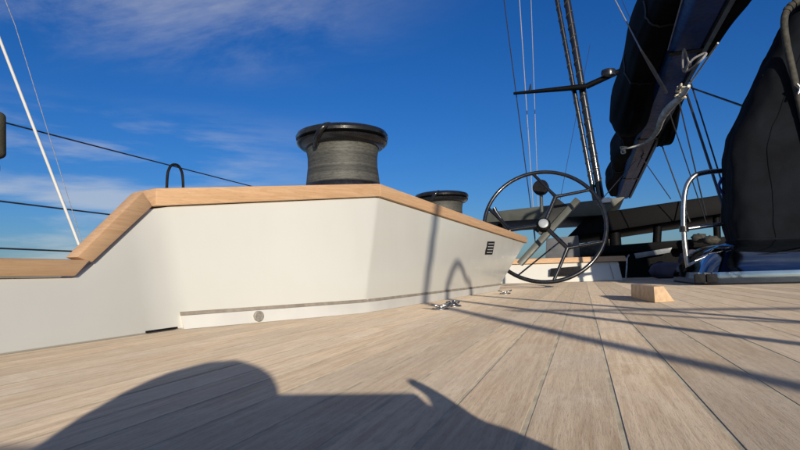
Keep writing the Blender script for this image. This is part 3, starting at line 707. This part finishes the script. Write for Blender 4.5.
def wire(name, p, q, Yp, Yq, r, mat, label, group='rigging wires', ext=(0, 0)):
    A = aty(*p, Yp); B_ = aty(*q, Yq); d = B_-A
    A2 = A-d*ext[0]; B2_ = B_+d*ext[1]
    o = tube(name, [A2, B2_], r, mat, n=6); return tag(o, label, 'rigging', group)
wire('shroud', (527, 178), (504, 0), MY, MY-.3, 0.018, M_WIRE, 'leftmost dark shroud wire, passing the spreader tip', ext=(.35, .8))
wire('shroud', (531, 175), (519.5, 0), MY+1, MY+1, 0.016, M_GREYROPE, 'pale wire just right of the leftmost shroud', ext=(.35, .8))
wire('shroud', (537, 172), (531, 0), MY+1, MY+1, 0.012, M_GREYROPE, 'thin pale wire nearest the twin mast on its left', ext=(.35, .8))
wire('shroud', (562, 190), (590, 45), MY+2, MY+2, 0.008, M_WIRE, 'faint dark wire slanting right behind the twin mast', ext=(.2, 0))
wire('topping_line', (650, 62), (620, -4), 12, 16, 0.008, M_WIRE, 'right one of two thin lines meeting the boom side', ext=(0, .5))
wire('shroud', (668, 195), (640, 155), 13, 13, 0.010, M_WIRE, 'thin dark wire between boom underside and canopy, left of the others', ext=(.1, .1))
wire('shroud', (636, 160), (597, 205), 9, 6.6, 0.006, M_WIRE, 'thin cord running from the boom strap down towards the wheel rim', ext=(0, 0))

# ------------------------------------------------------------------ boom with furled sail
BZ = 2.76
def BD(y): return -0.037*max(0.0, y-9.0)
def bx_(px, py, z): return atz(px, py, z).x
XbL = bx_(679, 30, BZ); XbR = bx_(713, 30, BZ); XeR = bx_(720, 30, BZ)
bo = thing('boom', 'huge dark blue boom rising overhead towards the upper right', 'boom', (XbR, 19.0, BZ))
def loft_y(name, ys, secf, mat, parent=None, smooth=50):
    secs = [[p+Vector((0, 0, BD(y))) for p in secf(y)] for y in ys]; v, f = loftvf(secs); return obj(name, v, f, mat, parent, smooth=smooth)
ysb = np.linspace(3.2, 18.9, 24)
loft_y('spar', ysb, lambda y: [Vector((XbL, y, BZ+.05)), Vector((XbL+.05, y, BZ)), Vector((XbR-.04, y, BZ)), Vector((XbR, y, BZ+.04)), Vector((XbR+.06, y, BZ+.5)), Vector((XbL-.1, y, BZ+.5))], M_BOOM, bo, smooth=35)
loft_y('edge_rail', ysb, lambda y: [Vector((XbR+.004, y, BZ-.01)), Vector((XeR, y, BZ+.02)), Vector((XeR+.02, y, BZ+.16)), Vector((XbR+.012, y, BZ+.16))], M_BOOMGREY, bo, smooth=35)
for y in (7.2, 11.5, 15.5): loft_y('band', [y, y+.12], lambda yy: [Vector((XbL-.005, yy, BZ-.006)), Vector((XbR+.002, yy, BZ-.006)), Vector((XbR+.002, yy, BZ+.02)), Vector((XbL-.005, yy, BZ+.02))], M_DKGREY, bo)
# furled sail bundle along the port side of the boom
XsL = bx_(658, 2, BZ)
def sail_sec(y, x0, x1, zlow, ztop, seed, n=40):
    cx_ = (x0+x1)/2; cz = (zlow+ztop)/2; rx = (x1-x0)/2; rz = (ztop-zlow)/2; out = []
    for j in range(n):
        a = 2*math.pi*j/n; d = Vector((math.cos(a), 0, math.sin(a)))
        sx = math.copysign(abs(d.x)**0.7, d.x); sz = math.copysign(abs(d.z)**0.7, d.z)
        k = 1+0.10*noise.noise(Vector((d.x*3.2, y*0.5+seed, d.z*3.2)))+0.07*noise.noise(Vector((d.x*7, y*0.35+seed*2, d.z*7)))
        out.append(Vector((cx_+rx*sx*k, y, cz+rz*sz*k)))
    return out
def bundle(name, ys, fx0, fx1, fzl, fzt, seed, label):
    secs = [[p+Vector((0, 0, BD(y))) for p in sail_sec(y, fx0(y), fx1(y), fzl(y), fzt(y), seed)] for y in ys]
    v, f = loftvf(secs); o = obj(name, v, f, M_SAIL, smooth=80); return tag(o, label, 'sail')
ys = np.linspace(3.2, 18.7, 70)
bump_ = lambda y, c, w_: math.exp(-((y-c)/w_)**2)
bundle('furled_sail', ys, lambda y: XsL-0.22*bump_(y, 9.6, 1.6)-0.06*math.sin(y*1.9), lambda y: XbL+0.08, lambda y: BZ+0.10-0.30*bump_(y, 9.8, 1.5)+0.04*math.sin(y*2.3), lambda y: BZ+0.75, 1.3, 'black furled sail bundled along the left flank of the boom')
ys2 = np.linspace(3.2, 8.6, 36)
bundle('furled_sail', ys2, lambda y: XeR-0.02, lambda y: XeR+0.13+0.05*math.sin(y*1.3), lambda y: BZ+0.10-0.12*bump_(y, 6.3, 1.0)+0.05*math.sin(y*3.1)+(max(0, y-7.6)*0.2), lambda y: BZ+0.65, 5.1, 'black sail fold sagging along the right flank of the boom')
ys3 = np.linspace(9.6, 12.4, 22)
bundle('furled_sail', ys3, lambda y: XeR-0.03, lambda y: XeR+0.12+0.08*bump_(y, 11.2, .9), lambda y: BZ+0.06-0.22*bump_(y, 11.3, .8), lambda y: BZ+0.5, 9.4, 'small dark tail of sailcloth hanging under the boom above the canopy')
# sail ties along the bundle
for y, wh in ((6.6, 'nearest dark tie round the furled sail, high on the boom'), (8.3, 'dark tie round the furled sail just above its sagging bulge'), (11.6, 'dark tie round the furled sail just below its sagging bulge'), (15.0, 'farthest dark tie round the furled sail, low near the mast')):
    p = sail_sec(y, XsL-0.22*bump_(y, 9.6, 1.6)-0.06*math.sin(y*1.9)-.012, XbL+0.06, BZ+0.088-0.30*bump_(y, 9.8, 1.5)+0.04*math.sin(y*2.3), BZ+0.76, 1.3)
    p = [q+Vector((0, 0, BD(y))) for q in p if q.z < BZ+0.5 and q.x < XbL]
    o = tube('sail_tie', p, 0.011, M_WIRE, n=6); tag(o, wh, 'sail tie', 'sail ties')
# cream canvas strap and lashings under the boom
st_ = [atz(689, 86, BZ-.30), atz(681, 97, BZ-.30), atz(670, 107, BZ-.30), atz(662, 118, BZ-.30), atz(657, 131, BZ-.30), atz(648, 141, BZ-.30), atz(637, 146, BZ-.30), atz(622, 149, BZ-.30)]
sp_ = smooth_path(st_, 6); k = len(sp_); rs = [0.02+0.035*math.sin(math.pi*min(1, i/(k*0.75)))*(1 if i < k*0.8 else 0.3) for i in range(k)]
v, f = tubevf(sp_, rs, 8)
o = obj('canvas_strap', v, f, simple('cream canvas', (0.80, 0.78, 0.71), 0.85, var=0.25, scale=10, bmp=0.3, bscale=60), smooth=60); tag(o, 'twisted cream canvas strap hanging under the boom', 'strap')
def knot(px, py, label, mat, r=0.1, seed=1):
    c = atz(px, py, BZ-.26); rr = random.Random(seed); pts = [c+Vector((rr.uniform(-1,1), rr.uniform(-1,1), rr.uniform(-1,1)))*r for _ in range(9)]
    o = tube('lashing', smooth_path(pts, 6, closed=True), 0.013, mat, n=6, closed=True); return tag(o, label, 'lashing', 'lashings under the boom')
knot(684, 91, 'white knotted lashing at the top of the canvas strap', M_CREAMROPE, 0.10, 3)
knot(693, 60, 'grey looped lashing hanging on the boom above the canvas strap', M_GREYROPE, 0.12, 8)
knot(624, 150, 'white knot at the lower left end of the canvas strap', M_CREAMROPE, 0.07, 5)
def bline(p, q, zp, zq, r, mat, label, name='control_line', kind='rigging'):
    o = tube(name, [atz(*p, zp), q if isinstance(q, Vector) else atz(*q, zq)], r, mat, n=6); return tag(o, label, kind, 'lines hanging from the boom')
bline((680, 98), (718, 43), BZ-.26, BZ-.06, 0.011, M_CREAMROPE, 'cream line running up right along the boom from the knotted lashing')
wv_ = tubevf([atz(641, 50, BZ-.12), atz(652, 68, BZ-.10), atz(666, 92, BZ-.08)], [0.012, 0.026, 0.028], 8)
tag(obj('webbing', *wv_, simple('grey webbing', (0.25, 0.25, 0.26), 0.7), smooth=60), 'flat grey webbing crossing the boom up to the left of the knot', 'webbing', 'lines hanging from the boom')
tag(tube('topping_line', [atz(641, 50, BZ-.12), aty(613, -4, 9.0), aty(580, -75, 11.5)], 0.010, M_GREYROPE, n=6), 'left one of two thin pale lines meeting the boom side', 'rigging', 'rigging wires')
bline((682, 0), (668, 50), BZ-.02, BZ-.02, 0.007, M_GREYROPE, 'fine pale cord hanging loose along the boom underside')
bline((686, 86), aty(757, 111, 6.1), BZ-.05, 0, 0.012, M_WIRE, 'dark line from the knotted lashing across to the covered console')
deckp = lambda px, py, Y: aty(px, py, Y)
bline((686, 92), deckp(726, 215, 6.8), BZ-.05, 0, 0.017, M_WIRE, 'thickest dark line falling from the boom knot behind the steel guard rail')
bline((690, 80), deckp(733, 218, 7.2), BZ-.05, 0, 0.010, M_WIRE, 'thin dark line falling from the boom just right of the thickest one')
bline((678, 97), deckp(706, 215, 9.5), BZ-.05, 0, 0.010, M_WIRE, 'thin dark line falling from the boom to the canopy, left of the thickest one')
bline((668, 108), deckp(706, 222, 10.5), BZ-.05, 0, 0.009, M_WIRE, 'thin dark line falling from the boom, second from the strap')
bline((660, 140), deckp(690, 222, 10.6), BZ-.05, 0, 0.012, M_HOSE, 'dotted looking rope falling from the sail tail to the canopy')
bline((645, 150), deckp(612, 225, 11.4), BZ-.05, 0, 0.010, M_WIRE, 'thin dark line falling from the boom towards the mast foot')

# ------------------------------------------------------------------ gear behind the camera: what throws the deck and wall shadows
sh = Vector((SUNV.x, SUNV.y, 0)).normalized(); tanel = SUNV.z/math.hypot(SUNV.x, SUNV.y)
def lift(p, d): return Vector(p)+SUNV*(d/math.hypot(SUNV.x, SUNV.y))      # point d metres (plan) sunwards of p, on its sun ray
def wallp(px, py): return faceB(px, py, 0)
D = 5.2
arch = [lift(atz(800, 343, 0), 1.0), None]
ctr = [lift(wallp(446, 300), D), lift(wallp(450, 278), D), lift(wallp(455, 266), D), lift(wallp(458.5, 264), D), lift(wallp(462, 268), D), lift(wallp(466, 280), D), lift(wallp(470, 292), D)]
f0 = ctr[0].copy(); f0.z = 0.001; f1 = ctr[-1].copy(); f1.z = 0.001
f1 = f1+Vector((0.12, 0.05, 0))
ar = thing('stern_arch', 'steel hoop of the aft rail behind the camera, casting the arched shadow on the coaming', 'steel hoop', (f0.x, f0.y, 0))
tube('hoop', smooth_path([f0, lerp(f0, ctr[0], 0.5)]+ctr+[lerp(f1, ctr[-1], 0.5), f1], 8), 0.026, M_STEEL, ar, n=12)
D2 = 6.2
b_top = lift(wallp(437, 207), D2); b_low = lift(wallp(424, 302), D2)
dd = b_top-b_low; ft = b_low-dd*(b_low.z/dd.z); ft.z = 0.001
tp_ = b_top+dd*3.0
bs = thing('backstay', 'tall dark backstay behind the camera, casting the long shadow across deck and coaming', 'backstay', ft)
tube('stay', [ft, b_low, b_top, tp_], 0.028, M_WIRE, bs, n=10)
c0 = lift(atz(512, 311, 0), 4.6); c1 = lift(atz(800, 308.5, 0), 4.0); dd = c1-c0
o = tube('mainsheet', [c0+Vector((0,0,0)), c1, c1+dd*1.5], 0.016, M_CREAMROPE, n=8); tag(o, 'rope stretched above the deck right behind the camera', 'rope')
c0 = lift(atz(590, 311.5, 0), 4.4); c1 = lift(atz(800, 323, 0), 3.4); dd = c1-c0
o = tube('mainsheet', [c0, c1, c1+dd*1.2], 0.014, M_CREAMROPE, n=8); tag(o, 'second, lower rope stretched above the deck behind the camera', 'rope')

# the person lying on deck who takes the picture: only the shadow shows
def skin_obj(name, chains, mat, parent, sub=1):
    vs = []; es = []; rs = []; idx = {}
    for ch in chains:
        prev = None
        for (p, r) in ch:
            key = tuple(round(c, 4) for c in p)
            if key not in idx: idx[key] = len(vs); vs.append(p); rs.append(r)
            i = idx[key]
            if prev is not None and prev != i: es.append((prev, i))
            prev = i
    me = bpy.data.meshes.new(name); me.from_pydata([tuple(v) for v in vs], es, [])
    o = bpy.data.objects.new(name, me); COL.objects.link(o); me.materials.append(mat)
    md = o.modifiers.new('Skin', 'SKIN'); md.use_smooth_shade = True
    for i, d in enumerate(me.skin_vertices[0].data): d.radius = (rs[i], rs[i]); d.use_root = (i == 0)
    if sub: sd_ = o.modifiers.new('Sub', 'SUBSURF'); sd_.levels = sub; sd_.render_levels = sub
    if parent: o.parent = parent; o.location = -parent.location
    return o
pr = thing('person', 'person lying prone on deck behind the camera, holding up a phone', 'person', near(-0.05, 0.9, 0))
N = lambda r, b, z: near(r, b, z)
pel = (N(-0.02, 1.05, 0.13), 0.125); ch = (N(-0.06, 0.55, 0.17), 0.13)
ls = (N(-0.23, 0.50, 0.19), 0.066); rs_ = (N(0.11, 0.52, 0.15), 0.06)
le = (N(-0.30, 0.30, 0.05), 0.042); re = (N(0.27, 0.30, 0.05), 0.042)
lw = (N(-0.10, 0.10, 0.085), 0.03); rw = (N(0.245, 0.10, 0.075), 0.028)
clothes = skin_obj('clothing', [[pel, (N(-0.04, 0.8, 0.13), 0.115), ch], [ch, ls, le, (N(-0.16, 0.17, 0.07), 0.04)], [ch, rs_, re, (N(0.255, 0.17, 0.06), 0.04)],
    [pel, (N(-0.13, 1.12, 0.11), 0.09), (N(-0.16, 1.5, 0.075), 0.065), (N(-0.17, 1.88, 0.06), 0.05)], [pel, (N(0.09, 1.12, 0.11), 0.09), (N(0.13, 1.5, 0.075), 0.065), (N(0.15, 1.88, 0.06), 0.05)]], M_CLOTH, pr)
neck = (N(-0.07, 0.44, 0.19), 0.052); hd = (N(-0.04, 0.33, 0.22), 0.088); hd2 = (N(-0.04, 0.31, 0.255), 0.066)
body_ = skin_obj('body', [[ch[:1]+(0.06,), neck, hd, hd2], [hd, (N(-0.085, 0.245, 0.20), 0.012)], [ch[:1]+(0.06,), ls[:1]+(0.04,), le[:1]+(0.032,), lw, (N(-0.03, 0.05, 0.13), 0.044)], [ch[:1]+(0.06,), rs_[:1]+(0.04,), re[:1]+(0.032,), rw, (N(0.200, 0.045, 0.112), 0.048)],
    [(N(0.200, 0.045, 0.112), 0.048), (N(0.19, 0.042, 0.145), 0.030), (N(0.205, 0.034, 0.165), 0.015), (N(0.200, 0.028, 0.180), 0.0115), (N(0.190, 0.022, 0.199), 0.009)]]
    + [[(N(0.200, 0.045, 0.112), 0.048), (N(0.235+0.002*k, 0.03-0.004*k, 0.126-0.022*k), 0.010), (N(0.20, -0.008, 0.130-0.022*k), 0.009), (N(0.165, -0.014, 0.134-0.022*k), 0.008)] for k in range(4)]
    + [[(N(-0.03, 0.05, 0.13), 0.044), (N(-0.03, 0.044, 0.160), 0.026), (N(-0.02, 0.028, 0.18), 0.009)]]
    + [[(N(-0.03, 0.05, 0.13), 0.044), (N(-0.075, 0.03, 0.14-0.022*k), 0.010), (N(-0.05, 0.008, 0.140-0.022*k), 0.009)] for k in range(4)], M_SKIN, pr)
vs = []; fs = []; hc = N(-0.060, 0.34, 0.224)
for i in range(9):
    th = math.pi*0.62*i/8
    for j in range(20):
        ph = 2*math.pi*j/20; d = Vector((math.sin(th)*math.cos(ph), math.sin(th)*math.sin(ph), math.cos(th)))
        vs.append(hc+Vector((d.x*0.122, d.y*0.118, d.z*0.10))*(1+0.05*noise.noise(d*4)))
for i in range(8):
    for j in range(20): fs.append((i*20+j, i*20+(j+1)%20, (i+1)*20+(j+1)%20, (i+1)*20+j))
fs.append(tuple(range(8*20, 9*20)))
hr = obj('hair', vs, fs, M_HAIR, pr, smooth=80)
ph = thing('phone', 'phone held up on its long side by the person behind the camera', 'phone', near(0.065, 0.014, 0.14))
hexa('case', [near(-0.018, 0.010, 0.102), near(0.176, 0.010, 0.098), near(0.176, 0.019, 0.098), near(-0.018, 0.019, 0.102), near(-0.018, 0.010, 0.178), near(0.176, 0.010, 0.174), near(0.176, 0.019, 0.174), near(-0.018, 0.019, 0.178)], M_BLACK, ph, bev=0.003)
